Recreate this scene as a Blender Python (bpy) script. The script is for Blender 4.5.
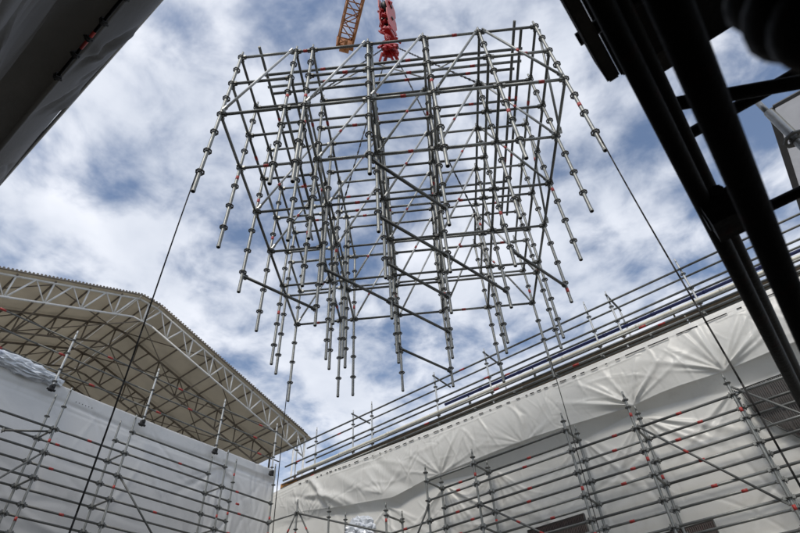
import bpy, bmesh, math, random
import numpy as np
from mathutils import Vector, Matrix, Quaternion
random.seed(7)
rng = np.random.default_rng(11)
sc = bpy.context.scene
for o in list(bpy.data.objects): bpy.data.objects.remove(o)
col = sc.collection
R = math.radians

# ------------------------------------------------------------------ camera
CAM = Vector((0.0, 0.0, 1.6))
RC = ((0.7792091, 0.6248409, -0.0490606),      # right
      (-0.4631441, 0.5212863, -0.7167692),     # down
      (-0.4222921, 0.5812352, 0.6955825))      # forward
cam = bpy.data.cameras.new('camera')
cam.sensor_width = 36.0
cam.lens = 535.07 / 800 * 36
cam.clip_start = 0.02
cam.clip_end = 2000
cam.dof.use_dof = True
cam.dof.focus_distance = 11.0
cam.dof.aperture_fstop = 5.0
co = bpy.data.objects.new('camera', cam)
m = Matrix.Identity(4)
for i in range(3):
    m[i][0] = RC[0][i]; m[i][1] = -RC[1][i]; m[i][2] = -RC[2][i]; m[i][3] = CAM[i]
co.matrix_world = m
col.objects.link(co)
sc.camera = co

# ------------------------------------------------------------------ sky, sun, exposure
SUN_EL = R(50)
SUN_DIR = Vector((0.22, -0.975, 0)).normalized()            # horizontal direction towards the sun
w = bpy.data.worlds.new('World'); sc.world = w; w.use_nodes = True
nt = w.node_tree; nt.nodes.clear()
def N(t, **k):
    n = nt.nodes.new(t)
    for a, b in k.items(): setattr(n, a, b)
    return n
out = N('ShaderNodeOutputWorld'); bg = N('ShaderNodeBackground'); bg.inputs['Strength'].default_value = 0.112
sky = N('ShaderNodeTexSky', sky_type='NISHITA'); sky.sun_disc = False
sky.sun_elevation = SUN_EL
sky.sun_rotation = math.atan2(SUN_DIR.x, SUN_DIR.y)
sky.air_density = 1.0; sky.dust_density = 0.6; sky.ozone_density = 1.6
tc = N('ShaderNodeTexCoord')
sep = N('ShaderNodeSeparateXYZ'); nt.links.new(tc.outputs['Generated'], sep.inputs[0])
def math_n(op, a, b=None):
    n = N('ShaderNodeMath', operation=op)
    for i, v in enumerate((a, b)):
        if v is None: continue
        if isinstance(v, (int, float)): n.inputs[i].default_value = v
        else: nt.links.new(v, n.inputs[i])
    return n.outputs[0]
zz = math_n('ADD', math_n('MAXIMUM', sep.outputs[2], 0.0), 0.12)
cx = math_n('DIVIDE', sep.outputs[0], zz); cy = math_n('DIVIDE', sep.outputs[1], zz)
cmb = N('ShaderNodeCombineXYZ'); nt.links.new(cx, cmb.inputs[0]); nt.links.new(cy, cmb.inputs[1])
def noise(scale, detail, rough, dist=0.0, off=(0, 0, 0)):
    mp = N('ShaderNodeMapping'); mp.inputs['Location'].default_value = off
    nt.links.new(cmb.outputs[0], mp.inputs['Vector'])
    n = N('ShaderNodeTexNoise'); n.inputs['Scale'].default_value = scale; n.inputs['Detail'].default_value = detail
    n.inputs['Roughness'].default_value = rough; n.inputs['Distortion'].default_value = dist
    nt.links.new(mp.outputs[0], n.inputs['Vector'])
    return n.outputs['Fac']
n1 = noise(2.6, 6, 0.56, 0.3, (3.1, 1.7, 0))
n2 = noise(8.5, 5, 0.55, 0.3, (0.4, 5.2, 2.0))
dens = math_n('ADD', math_n('MULTIPLY', n1, 0.62), math_n('MULTIPLY', n2, 0.38))
ramp = N('ShaderNodeMapRange'); ramp.interpolation_type = 'SMOOTHSTEP'
nt.links.new(dens, ramp.inputs['Value'])
ramp.inputs['From Min'].default_value = 0.37; ramp.inputs['From Max'].default_value = 0.585
ramp.inputs['To Min'].default_value = 0.05; ramp.inputs['To Max'].default_value = 0.93
n3 = noise(4.2, 4, 0.5, 0.2, (7.7, 2.2, 4.0))
cr = N('ShaderNodeMapRange'); nt.links.new(n3, cr.inputs['Value'])
cr.inputs['From Min'].default_value = 0.3; cr.inputs['From Max'].default_value = 0.7
cr.inputs['To Min'].default_value = 0.0; cr.inputs['To Max'].default_value = 1.0
ccol = N('ShaderNodeMix', data_type='RGBA')
nt.links.new(cr.outputs[0], ccol.inputs['Factor'])
ccol.inputs['A'].default_value = (4.7, 5.05, 5.75, 1); ccol.inputs['B'].default_value = (6.7, 6.9, 7.4, 1)
mix = N('ShaderNodeMix', data_type='RGBA')
nt.links.new(ramp.outputs[0], mix.inputs['Factor'])
nt.links.new(sky.outputs[0], mix.inputs['A']); nt.links.new(ccol.outputs['Result'], mix.inputs['B'])
nt.links.new(mix.outputs['Result'], bg.inputs['Color']); nt.links.new(bg.outputs[0], out.inputs['Surface'])

sl = bpy.data.lights.new('sun', 'SUN'); sl.energy = 1.5; sl.angle = R(14); sl.color = (1.0, 0.95, 0.87)
so = bpy.data.objects.new('sun', sl)
sd = Vector((SUN_DIR.x * math.cos(SUN_EL), SUN_DIR.y * math.cos(SUN_EL), math.sin(SUN_EL)))
so.rotation_euler = sd.to_track_quat('Z', 'Y').to_euler(); so.location = (0, -30, 60)
col.objects.link(so)
sc.view_settings.view_transform = 'Standard'; sc.view_settings.look = 'None'
sc.view_settings.exposure = 0.40; sc.view_settings.gamma = 1.0; sc.view_settings.use_curve_mapping = False
sc.render.resolution_x = 1024; sc.render.resolution_y = 682

# ------------------------------------------------------------------ materials
def mat(name, base, rough=0.5, metal=0.0, var=0.12, scale=6.0, bump=0.0, bscale=40.0, spot=None, spot_amt=0.0, spec=0.5, transl=0.0, coord='Object', spot_scale=None):
    ma = bpy.data.materials.new(name); ma.use_nodes = True
    t = ma.node_tree; b = t.nodes['Principled BSDF']
    L = t.links.new
    tcn = t.nodes.new('ShaderNodeTexCoord')
    src = tcn.outputs[coord]
    nz = t.nodes.new('ShaderNodeTexNoise'); nz.inputs['Scale'].default_value = scale; nz.inputs['Detail'].default_value = 6; nz.inputs['Roughness'].default_value = 0.62
    L(src, nz.inputs['Vector'])
    mx = t.nodes.new('ShaderNodeMix'); mx.data_type = 'RGBA'
    mr = t.nodes.new('ShaderNodeMapRange'); mr.inputs['From Min'].default_value = 0.3; mr.inputs['From Max'].default_value = 0.7
    L(nz.outputs['Fac'], mr.inputs['Value']); L(mr.outputs[0], mx.inputs['Factor'])
    mx.inputs['A'].default_value = tuple(max(0, c * (1 - var)) for c in base) + (1,)
    mx.inputs['B'].default_value = tuple(min(1, c * (1 + var)) for c in base) + (1,)
    last = mx.outputs['Result']
    if spot is not None:
        n2_ = t.nodes.new('ShaderNodeTexNoise'); n2_.inputs['Scale'].default_value = spot_scale or scale * 2.3; n2_.inputs['Detail'].default_value = 8; n2_.inputs['Roughness'].default_value = 0.7
        L(src, n2_.inputs['Vector'])
        r2 = t.nodes.new('ShaderNodeMapRange'); r2.inputs['From Min'].default_value = 0.56; r2.inputs['From Max'].default_value = 0.7; r2.inputs['To Max'].default_value = spot_amt
        L(n2_.outputs['Fac'], r2.inputs['Value'])
        m2 = t.nodes.new('ShaderNodeMix'); m2.data_type = 'RGBA'
        L(r2.outputs[0], m2.inputs['Factor']); L(last, m2.inputs['A']); m2.inputs['B'].default_value = spot + (1,)
        last = m2.outputs['Result']
    L(last, b.inputs['Base Color'])
    b.inputs['Roughness'].default_value = rough; b.inputs['Metallic'].default_value = metal
    b.inputs['Specular IOR Level'].default_value = spec
    if bump:
        nb = t.nodes.new('ShaderNodeTexNoise'); nb.inputs['Scale'].default_value = bscale; nb.inputs['Detail'].default_value = 5; nb.inputs['Roughness'].default_value = 0.6
        L(src, nb.inputs['Vector'])
        bp = t.nodes.new('ShaderNodeBump'); bp.inputs['Strength'].default_value = bump; bp.inputs['Distance'].default_value = 0.02
        L(nb.outputs['Fac'], bp.inputs['Height']); L(bp.outputs[0], b.inputs['Normal'])
    if transl:
        tr = t.nodes.new('ShaderNodeBsdfTranslucent'); L(last, tr.inputs['Color'])
        ms = t.nodes.new('ShaderNodeMixShader'); ms.inputs[0].default_value = transl
        L(b.outputs[0], ms.inputs[1]); L(tr.outputs[0], ms.inputs[2])
        L(ms.outputs[0], t.nodes['Material Output'].inputs['Surface'])
    return ma
M = {}
M['galv'] = mat('galvanised_steel', (0.25, 0.255, 0.24), 0.46, 0.55, 0.28, 5.0, 0.15, 60, (0.13, 0.105, 0.08), 0.55)
M['galv_dull'] = mat('dull_galvanised_steel', (0.135, 0.138, 0.13), 0.55, 0.45, 0.3, 5.0, 0.15, 60, (0.11, 0.08, 0.055), 0.6)
M['bright'] = mat('new_galvanised_steel', (0.47, 0.475, 0.465), 0.45, 0.4, 0.2, 5.0, 0.1, 60, (0.3, 0.28, 0.25), 0.35)
M['rosette'] = mat('cast_steel', (0.17, 0.17, 0.16), 0.6, 0.4, 0.3, 9.0, 0.2, 60)
M['red'] = mat('red_paint', (0.40, 0.040, 0.032), 0.5, 0.0, 0.25, 12, 0.1, 60, (0.2, 0.05, 0.04), 0.6)
M['hook_red'] = mat('hook_red_paint', (0.40, 0.010, 0.012), 0.42, 0.0, 0.25, 4, 0.1, 30, (0.08, 0.02, 0.02), 0.5)
M['black'] = mat('backlit_black_steel', (0.008, 0.0075, 0.007), 0.55, 0.0, 0.4, 7, 0.2, 40, (0.022, 0.007, 0.005), 0.7, 0.06)  # near-black base puts the backlit look of the near scaffold into the colour
M['rope'] = mat('dark_rope', (0.03, 0.028, 0.026), 0.9, 0, 0.3, 40)
M['chain'] = mat('black_chain', (0.035, 0.034, 0.033), 0.5, 0.5, 0.3, 20)
M['orange'] = mat('rusty_orange_paint', (0.40, 0.165, 0.055), 0.6, 0.0, 0.3, 3, 0.1, 30, (0.12, 0.055, 0.03), 0.7)
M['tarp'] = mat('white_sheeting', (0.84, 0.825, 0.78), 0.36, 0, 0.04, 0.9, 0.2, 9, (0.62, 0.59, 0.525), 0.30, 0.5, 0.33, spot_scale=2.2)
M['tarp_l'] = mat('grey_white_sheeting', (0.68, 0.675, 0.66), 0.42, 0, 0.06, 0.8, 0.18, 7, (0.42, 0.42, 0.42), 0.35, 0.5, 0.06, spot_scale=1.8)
M['tarp_n'] = mat('shaded_sheeting', (0.060, 0.054, 0.046), 0.6, 0, 0.25, 0.8, 0.2, 7, (0.05, 0.048, 0.045), 0.5, 0.3, 0.0, spot_scale=1.8)  # white sheeting in shadow; the shade is put into the dark base colour
M['roof'] = mat('beige_roof_sheet', (0.60, 0.555, 0.47), 0.6, 0, 0.07, 1.2, 0.1, 8, (0.47, 0.42, 0.34), 0.4, 0.4, 0.42, spot_scale=1.5)
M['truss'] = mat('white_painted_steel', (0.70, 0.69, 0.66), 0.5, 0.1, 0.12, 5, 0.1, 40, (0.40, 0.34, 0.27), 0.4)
M['truss_b'] = mat('shaded_truss_steel', (0.20, 0.17, 0.135), 0.6, 0.2, 0.25, 5, 0.1, 40)  # dark copy of the truss steel; shade under the roof put into the colour
M['plank'] = mat('weathered_timber', (0.27, 0.20, 0.135), 0.75, 0, 0.35, 4, 0.3, 30, (0.09, 0.06, 0.04), 0.5)
M['plank_dark'] = mat('dark_timber', (0.035, 0.031, 0.027), 0.85, 0, 0.4, 4, 0.3, 30, (0.015, 0.012, 0.01), 0.5, 0.1)  # timber with a much darker base colour than the deck planks
M['mesh_low'] = mat('rusty_ribbed_steel', (0.13, 0.105, 0.095), 0.6, 0.2, 0.3, 6, 0.1, 40, (0.2, 0.09, 0.07), 0.5)
M['orangewood'] = mat('orange_timber', (0.48, 0.22, 0.06), 0.7, 0, 0.3, 5, 0.2, 30)
M['cream'] = mat('cream_plastic_pipe', (0.66, 0.63, 0.53), 0.45, 0, 0.1, 3, 0.05, 30, (0.4, 0.36, 0.28), 0.5)
M['blue'] = mat('blue_pipe', (0.018, 0.028, 0.13), 0.4, 0, 0.2, 3, 0.05, 30)
M['mesh'] = mat('dark_ribbed_steel', (0.055, 0.05, 0.047), 0.55, 0.3, 0.3, 6, 0.1, 40, (0.11, 0.05, 0.035), 0.5)
M['film'] = mat('crumpled_film', (0.80, 0.83, 0.87), 0.22, 0, 0.10, 3, 0.3, 14, (0.10, 0.14, 0.34), 0.5, 0.6, 0.15, spot_scale=5.5)
M['net'] = mat('pale_grey_net', (0.55, 0.55, 0.56), 0.7, 0, 0.08, 6, 0.1, 40, None, 0, 0.3, 0.45)
M['netedge'] = mat('grey_webbing', (0.12, 0.12, 0.125), 0.7, 0, 0.15, 9)
M['ground'] = mat('dusty_concrete', (0.20, 0.19, 0.17), 0.9, 0, 0.25, 0.6, 0.3, 6, (0.09, 0.08, 0.07), 0.6)
M['strap'] = mat('white_strap', (0.75, 0.75, 0.73), 0.8, 0, 0.1, 9)
M['dark'] = mat('dark_lacing', (0.02, 0.02, 0.02), 0.8, 0, 0.2, 20)

# ------------------------------------------------------------------ helpers
def obj(name, me, parent=None, loc=(0, 0, 0), quat=None):
    o = bpy.data.objects.new(name, me); col.objects.link(o)
    o.location = loc
    if quat is not None:
        o.rotation_mode = 'QUATERNION'; o.rotation_quaternion = quat
    if parent is not None: o.parent = parent
    return o
def tag(o, label=None, cat=None, group=None, kind=None):
    if label: o['label'] = label
    if cat: o['category'] = cat
    if group: o['group'] = group
    if kind: o['kind'] = kind
    return o
def empty(name, loc=(0, 0, 0), rot=(0, 0, 0)):
    o = bpy.data.objects.new(name, None); col.objects.link(o); o.location = loc; o.rotation_euler = rot; o.empty_display_size = 0.3
    return o
def meshobj(name, bm, ma, parent=None, smooth=False, **k):
    me = bpy.data.meshes.new(name); bm.to_mesh(me); bm.free(); me.materials.append(M[ma])
    if smooth: me.shade_smooth()
    return obj(name, me, parent, **k)
def smooth_sides(bm):
    for f in bm.faces: f.smooth = len(f.verts) == 4
def b_cyl(bm, p, q, r, n=10, r2=None, caps=True):
    p = Vector(p); q = Vector(q); d = q - p
    if d.length < 1e-6: return
    z = d.normalized(); x = z.orthogonal().normalized(); y = z.cross(x)
    r2 = r if r2 is None else r2
    a = []; b = []
    for i in range(n):
        t = 2 * math.pi * i / n; u = x * math.cos(t) + y * math.sin(t)
        a.append(bm.verts.new(p + u * r)); b.append(bm.verts.new(q + u * r2))
    for i in range(n):
        f = bm.faces.new((a[i], a[(i + 1) % n], b[(i + 1) % n], b[i])); f.smooth = True
    if caps:
        bm.faces.new(a[::-1]); bm.faces.new(b)
def b_box(bm, c, s, axes=None):
    c = Vector(c); ax = axes or (Vector((1, 0, 0)), Vector((0, 1, 0)), Vector((0, 0, 1)))
    v = [[[bm.verts.new(c + ax[0] * s[0] * i / 2 + ax[1] * s[1] * j / 2 + ax[2] * s[2] * k / 2) for k in (-1, 1)] for j in (-1, 1)] for i in (-1, 1)]
    for f in ((v[0][0][0], v[0][0][1], v[0][1][1], v[0][1][0]), (v[1][0][0], v[1][1][0], v[1][1][1], v[1][0][1]),
              (v[0][0][0], v[1][0][0], v[1][0][1], v[0][0][1]), (v[0][1][0], v[0][1][1], v[1][1][1], v[1][1][0]),
              (v[0][0][0], v[0][1][0], v[1][1][0], v[1][0][0]), (v[0][0][1], v[1][0][1], v[1][1][1], v[0][1][1])):
        bm.faces.new(f)
def b_ring(bm, c, r0, r1, h, n=16, notch=0.0):
    c = Vector(c); vs = []
    for i in range(n):
        t = 2 * math.pi * i / n; u = Vector((math.cos(t), math.sin(t), 0)); ro = r1 * (1 - notch * (i % 2))
        vs.append([bm.verts.new(c + u * rr + Vector((0, 0, hh))) for rr, hh in ((r0, -h / 2), (ro, -h / 2), (ro, h / 2), (r0, h / 2))])
    for i in range(n):
        a, b = vs[i], vs[(i + 1) % n]
        for k in range(4):
            bm.faces.new((a[k], a[(k + 1) % 4], b[(k + 1) % 4], b[k]))
def b_torus(bm, c, R0, r, ax, n=14, m_=6):
    c = Vector(c); z = Vector(ax).normalized(); x = z.orthogonal().normalized(); y = z.cross(x); g = []
    for i in range(n):
        t = 2 * math.pi * i / n; u = x * math.cos(t) + y * math.sin(t)
        g.append([bm.verts.new(c + u * (R0 + r * math.cos(2 * math.pi * j / m_)) + z * r * math.sin(2 * math.pi * j / m_)) for j in range(m_)])
    for i in range(n):
        for j in range(m_):
            f = bm.faces.new((g[i][j], g[(i + 1) % n][j], g[(i + 1) % n][(j + 1) % m_], g[i][(j + 1) % m_])); f.smooth = True
TUBE_R = 0.0265
cache = {}
def get_mesh(kind, L, ma, r=TUBE_R):
    key = (kind, round(L, 3), ma, round(r, 4))
    if key in cache: return cache[key]
    bm = bmesh.new()
    if kind == 'ledger':       # tube with cast wedge heads on both ends
        b_cyl(bm, (0, 0, 0.06), (0, 0, L - 0.06), r * 0.93, 10)
        for e, s in ((0.0, 1), (L, -1)):
            z0 = e + s * 0.062
            b_box(bm, (0, 0, z0), (0.062, 0.055, 0.055))
            b_box(bm, (0.0, 0, e + s * 0.048), (0.014, 0.125, 0.026))      # wedge
    elif kind == 'brace':      # tube with flattened swivel ends
        b_cyl(bm, (0, 0, 0.05), (0, 0, L - 0.05), r * 0.82, 10)
        for e, s in ((0.0, 1), (L, -1)):
            b_box(bm, (0, 0, e + s * 0.05), (0.06, 0.026, 0.11))
    elif kind == 'standard':   # open tube plus spigot at its top
        b_cyl(bm, (0, 0, 0), (0, 0, L), r, 12, caps=False)
        b_cyl(bm, (0, 0, 0), (0, 0, .25), r * .86, 12, r * .86)
        b_ring(bm, (0, 0, .004), r * .86, r, .008, 12)
        bm.faces.ensure_lookup_table(); bmesh.ops.delete(bm, geom=[f for f in bm.faces if len(f.verts) == 12 and all(abs(v.co.z) < 1e-5 for v in f.verts)], context='FACES_ONLY')
        b_cyl(bm, (0, 0, L), (0, 0, L + 0.13), r * 0.74, 8)
        b_ring(bm, (0, 0, 0.03), r * 0.98, r + 0.003, 0.05, 12)
    elif kind == 'rosette':
        b_ring(bm, (0, 0, 0), 0.041, 0.064, 0.011, 16, 0.08)
        for i in range(4):
            t = math.pi / 4 + i * math.pi / 2
            b_box(bm, (math.cos(t) * 0.035, math.sin(t) * 0.035, 0), (0.03, 0.012, 0.01), (Vector((math.cos(t), math.sin(t), 0)), Vector((-math.sin(t), math.cos(t), 0)), Vector((0, 0, 1))))
        b_ring(bm, (0, 0, -0.012), r * 0.98, r + 0.008, 0.03, 12)
    elif kind == 'band':
        b_cyl(bm, (0, 0, 0), (0, 0, L), r + 0.0015, 12)
    else:                      # plain tube
        b_cyl(bm, (0, 0, 0), (0, 0, L), r, 10)
    bmesh.ops.recalc_face_normals(bm, faces=bm.faces)
    me = bpy.data.meshes.new(kind); bm.to_mesh(me); bm.free(); me.materials.append(M[ma]); cache[key] = me
    return me
UP = Vector((0, 0, 1))
def orient(d):
    d = d.normalized()
    if abs(d.z) > 0.999: return Quaternion((1, 0, 0, 0)) if d.z > 0 else Quaternion((1, 0, 0), math.pi)
    # local z along d, local y as upright as possible
    x = d.cross(UP).normalized() * -1; y = d.cross(x)
    if y.z < 0: y = -y; x = -x
    x = y.cross(d)
    return Matrix((x, y, d)).transposed().to_quaternion()
def bar(name, p, q, parent, ma='galv', kind='tube', r=TUBE_R, shrink=0.0):
    p = Vector(p); q = Vector(q); d = (q - p); L = d.length
    if shrink: p = p + d.normalized() * shrink; L -= 2 * shrink
    return obj(name, get_mesh(kind, L, ma, r), parent, p, orient(d))
def band(parent, L, at_, ln=0.1, r=TUBE_R, ma='red'):
    return obj('red_band', get_mesh('band', ln, ma, r), parent, (0, 0, at_))
def rosettes(std, z0, zs, r=TUBE_R, joined=False):
    if joined:
        bm = bmesh.new()
        for z in zs:
            b_ring(bm, (0, 0, z - z0), 0.041, 0.064, 0.011, 12, 0.08); b_ring(bm, (0, 0, z - z0 - 0.012), r * .98, r + .008, 0.03, 10)
            for i in range(4):
                t = math.pi / 4 + i * math.pi / 2
                b_box(bm, (math.cos(t) * 0.035, math.sin(t) * 0.035, z - z0), (0.03, 0.012, 0.01), (Vector((math.cos(t), math.sin(t), 0)), Vector((-math.sin(t), math.cos(t), 0)), Vector((0, 0, 1))))
        tag(meshobj('rosettes', bm, 'rosette', std), kind='stuff')
    else:
        for z in zs:
            obj('rosette', get_mesh('rosette', 0, 'rosette', r), std, (0, 0, z - z0))

# ------------------------------------------------------------------ ground
bm = bmesh.new()
g = 300
vs = [bm.verts.new(v) for v in ((-g, -g, 0), (g, -g, 0), (g, g, 0), (-g, g, 0))]; bm.faces.new(vs)
tag(meshobj('ground', bm, 'ground'), kind='structure')

# ------------------------------------------------------------------ sheeting walls
def interp(xs, pts):
    a = np.array(sorted(pts)); 
    v = np.interp(xs, a[:, 0], a[:, 1])
    k = np.hanning(13); k /= k.sum()
    return np.convolve(np.pad(v, 6, mode='edge'), k, mode='valid')
def seg_wrinkles(S, T, n, srange, trange, ang, length, width, amp, gen):
    D = np.zeros_like(S)
    for _ in range(n):
        s0 = gen.uniform(*srange); t0 = gen.uniform(*trange); a = gen.uniform(*ang); L = gen.uniform(*length); wd = gen.uniform(*width)
        A = gen.uniform(*amp) * gen.choice([-1, 1], p=[.35, .65])
        ds, dt = S - s0, T - t0
        u = ds * math.cos(a) + dt * math.sin(a); v = -ds * math.sin(a) + dt * math.cos(a)
        v = v + gen.uniform(-.25, .25) * u * u / max(L, .1)
        D += A * np.exp(-(v / wd) ** 2) * np.exp(-(u / L) ** 4)
    return D
def fan(S, T, s0, t0, angs, amp, reach, gen, w0=0.02, wk=0.07):
    D = np.zeros_like(S); ds, dt = S - s0, T - t0; rr = np.hypot(ds, dt) + 1e-6
    for a in angs:
        u = ds * math.cos(a) + dt * math.sin(a); v = -ds * math.sin(a) + dt * math.cos(a)
        L = reach * gen.uniform(.55, 1.25); wd = w0 + wk * np.clip(u, 0, None) * gen.uniform(.6, 1.2)
        D += np.where(u > 0, amp * gen.uniform(.5, 1.3) * np.minimum(1, u / .2) * np.exp(-(u / L) ** 2) * np.exp(-(v / wd) ** 2), 0)
    return D
def soft_noise(S, T, gen, n, fmin, fmax, amp):
    D = np.zeros_like(S)
    for _ in range(n):
        k = gen.uniform(fmin, fmax); a = gen.uniform(0, 2 * math.pi)
        D += np.sin(k * (S * math.cos(a) + T * math.sin(a)) + gen.uniform(0, 6.28)) * amp / math.sqrt(n) * (fmin / k)
    return D
def sheet(name, Pn, disp, ma, flip=False, thick=0.006):
    """Pn: (ns, nt, 3) base points; disp along the surface normal; built as a sheet with real thickness"""
    du = np.gradient(Pn, axis=0); dv = np.gradient(Pn, axis=1)
    nn = np.cross(du, dv); nn /= np.linalg.norm(nn, axis=2, keepdims=True) + 1e-9
    if flip: nn = -nn
    Q = Pn + nn * disp[..., None]
    ns, ntt = Q.shape[:2]
    idx = np.arange(ns * ntt).reshape(ns, ntt)
    a, b, c, d = idx[:-1, :-1], idx[1:, :-1], idx[1:, 1:], idx[:-1, 1:]
    quads = np.stack((a, b, c, d) if not flip else (a, d, c, b), -1).reshape(-1, 4)
    me = bpy.data.meshes.new(name)
    me.from_pydata(Q.reshape(-1, 3).tolist(), [], quads.tolist()); me.update()
    me.materials.append(M[ma]); me.shade_smooth()
    o = obj(name, me)
    sm = o.modifiers.new('thickness', 'SOLIDIFY'); sm.thickness = thick; sm.offset = -1
    return o

def profile_sheet(s, ztop, ytop, zb, yb, zu, ywall, nb, nu, nw, zend, zfine=4.0):
    """columns along s; profile = bulged band, underside, wall. returns points (s, depth, z) and arc T"""
    ns = len(s); rows = []
    for k in range(nb):
        f = k / (nb - 1)
        z = ztop * (1 - f) + zb * f
        y = ytop * (1 - f) + yb * f - 0.07 * np.sin(math.pi * min(1, f * 1.02)) ** 1.0
        rows.append((y, z))
    for k in range(1, nu + 1):
        f = k / nu
        y = yb * (1 - f) + ywall * f
        z = zb * (1 - f ** 1.4) + zu * f ** 1.4
        rows.append((y, z))
    for k in range(1, nw + 1):
        f = k / nw
        rows.append((ywall + 0 * zu, zu * (1 - f) + zfine * f))
    for zq in np.linspace(zfine, zend, 14)[1:]:
        rows.append((ywall + 0 * zu, np.full(ns, zq)))
    Y = np.stack([r[0] for r in rows], 1); Z = np.stack([r[1] for r in rows], 1)
    T = np.concatenate([np.zeros((ns, 1)), np.cumsum(np.hypot(np.diff(Y, axis=1), np.diff(Z, axis=1)), axis=1)], 1)
    return Y, Z, T

# --- far wall along x (white sheeting with an overhanging skirt)
YW = 11.40
s = np.arange(-14.02, 3.2, 0.025)
ztop = interp(s, [(-14, 8.62), (-12.9, 8.62), (-10.7, 8.53), (-8.5, 8.45), (-4, 8.385), (-1, 8.40), (3.2, 8.44)])
zb = interp(s, [(-14, 7.75), (-12.3, 7.62), (-11.1, 7.38), (-8.9, 7.03), (-7.7, 7.19), (-4.7, 7.21), (-2.4, 7.12), (-1.7, 7.16), (-.4, 7.14), (3.2, 7.2)])
zu = interp(s, [(-14, 7.5), (-11.5, 7.3), (-9.14, 6.83), (-7.4, 7.10), (-6.2, 6.93), (-4.94, 6.87), (-3.63, 6.88), (-2.43, 7.06), (-1.8, 6.99), (-1.1, 6.93), (-.5, 6.82), (.6, 6.86), (3.2, 6.9)])
yb = interp(s, [(-14, 11.36), (-12.3, 11.3), (-11, 11.27), (-9, 11.20), (-7.35, 11.22), (-5.5, 11.13), (-4, 11.13), (-2.35, 11.21), (-1.3, 11.14), (-.45, 11.20), (.5, 11.12), (3.2, 11.12)])
ytop = interp(s, [(-14, 11.36), (-12.5, 11.27), (-11, 11.2), (-8, 11.18), (3.2, 11.18)])
Y, Z, T = profile_sheet(s, ztop, ytop, zb, yb, zu, YW, 62, 16, 124, 0.0)
S = np.repeat(s[:, None], Y.shape[1], 1)
gen = np.random.default_rng(5)
D = soft_noise(S, T, gen, 9, 0.8, 2.2, 0.026)
bandm = 1 / (1 + np.exp((T - 1.22) / 0.05)); wallm = 1 / (1 + np.exp(-(T - 1.65) / 0.08))
topm = np.clip(T / 0.22, 0, 1) ** 1.3
tb = 1.27
Dband = np.zeros_like(S)
for px in (-12.3, -9.2, -7.32, -4.9, -2.30, -0.42, 1.6):
    strong = 1.35 if px == -0.42 else 1.0 if px == -2.30 else .7 if px == -7.32 else .35
    Dband += fan(S, T, px, tb, np.radians(gen.uniform(192, 348, 17)), 0.036 * strong, 1.05, gen, 0.013, 0.045)
Dband += seg_wrinkles(S, T, 60, (-14, 3), (.35, 1.2), (R(55), R(140)), (.2, .6), (.018, .045), (.006, .018), gen)
Dband += seg_wrinkles(S, T, 10, (-14, 3), (.3, 1.2), (R(-35), R(25)), (.3, .9), (.03, .08), (.006, .016), gen)
Dband += seg_wrinkles(S, T, 9, (-12.5, -8.3), (.5, 1.15), (R(18), R(50)), (.7, 1.5), (.07, .14), (.03, .06), gen)
Dband += seg_wrinkles(S, T, 150, (-14, 3), (.25, 1.25), (R(50), R(140)), (.1, .42), (.010, .02), (.003, .009), gen)
Dband += seg_wrinkles(S, T, 25, (-14, 3), (.3, 1.25), (R(-30), R(30)), (.1, .4), (.010, .024), (.003, .008), gen)
Dwall = np.zeros_like(S)
Dwall += seg_wrinkles(S, T, 150, (-14, 3), (1.8, 4.6), (R(20), R(160)), (.12, .5), (.011, .026), (.004, .012), gen)
for px in (-9.2, -7.32, -5.9, -3.6, -2.28, -0.42, 1.4):
    strong = 1.3 if px in (-2.28, -7.32, -0.42) else 0.6
    Dwall += fan(S, T, px, 1.62, np.radians(gen.uniform(25, 155, 11)), 0.036 * strong, 1.5, gen, 0.015, 0.042)
Dwall += seg_wrinkles(S, T, 70, (-14, 3), (1.9, 4.6), (R(35), R(145)), (.2, .9), (.025, .07), (.010, .026), gen)
Dwall += seg_wrinkles(S, T, 26, (-14, 3), (1.9, 4.6), (R(-30), R(30)), (.3, 1.0), (.03, .08), (.010, .024), gen)
D = D * np.clip(T / .3, .15, 1) + Dband * bandm * topm + Dwall * wallm + 0.4 * (Dband + Dwall) * (1 - bandm) * (1 - wallm)
# horizontal seam tape below the top hem
D += 0.012 * np.exp(-((T - 0.13) / 0.03) ** 2)
D += 0.010 * np.exp(-((T - 0.25) / 0.02) ** 2) * (np.sin(S * 1.7) > -0.2)
Pn = np.stack([S, Y, Z], -1)
rt = sheet('tarpaulin', Pn, D, 'tarp', flip=True)
tag(rt, 'white plastic sheeting with an overhanging wrinkled skirt below the pipe deck', 'tarpaulin')
# lacing dashes just under the hem
xx = -12.6
while xx < 1.6:
    L = random.choice([.05, .07, .10, .10, .16, .45 if xx > -2.6 else .12])
    i = int(np.argmin(abs(s - (xx + L / 2)))); k = int(np.argmin(abs(T[i] - (0.135 if xx < -3 else .16))))
    p0 = (xx, Y[i, k] - 0.035, Z[i, k]); j = int(np.argmin(abs(s - (xx + L)))); p1 = (xx + L, Y[j, k] - 0.035, Z[j, k])
    bar('lacing_cord', p0, p1, rt, 'dark', 'tube', 0.011)
    xx += L + random.uniform(.06, .22)

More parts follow.
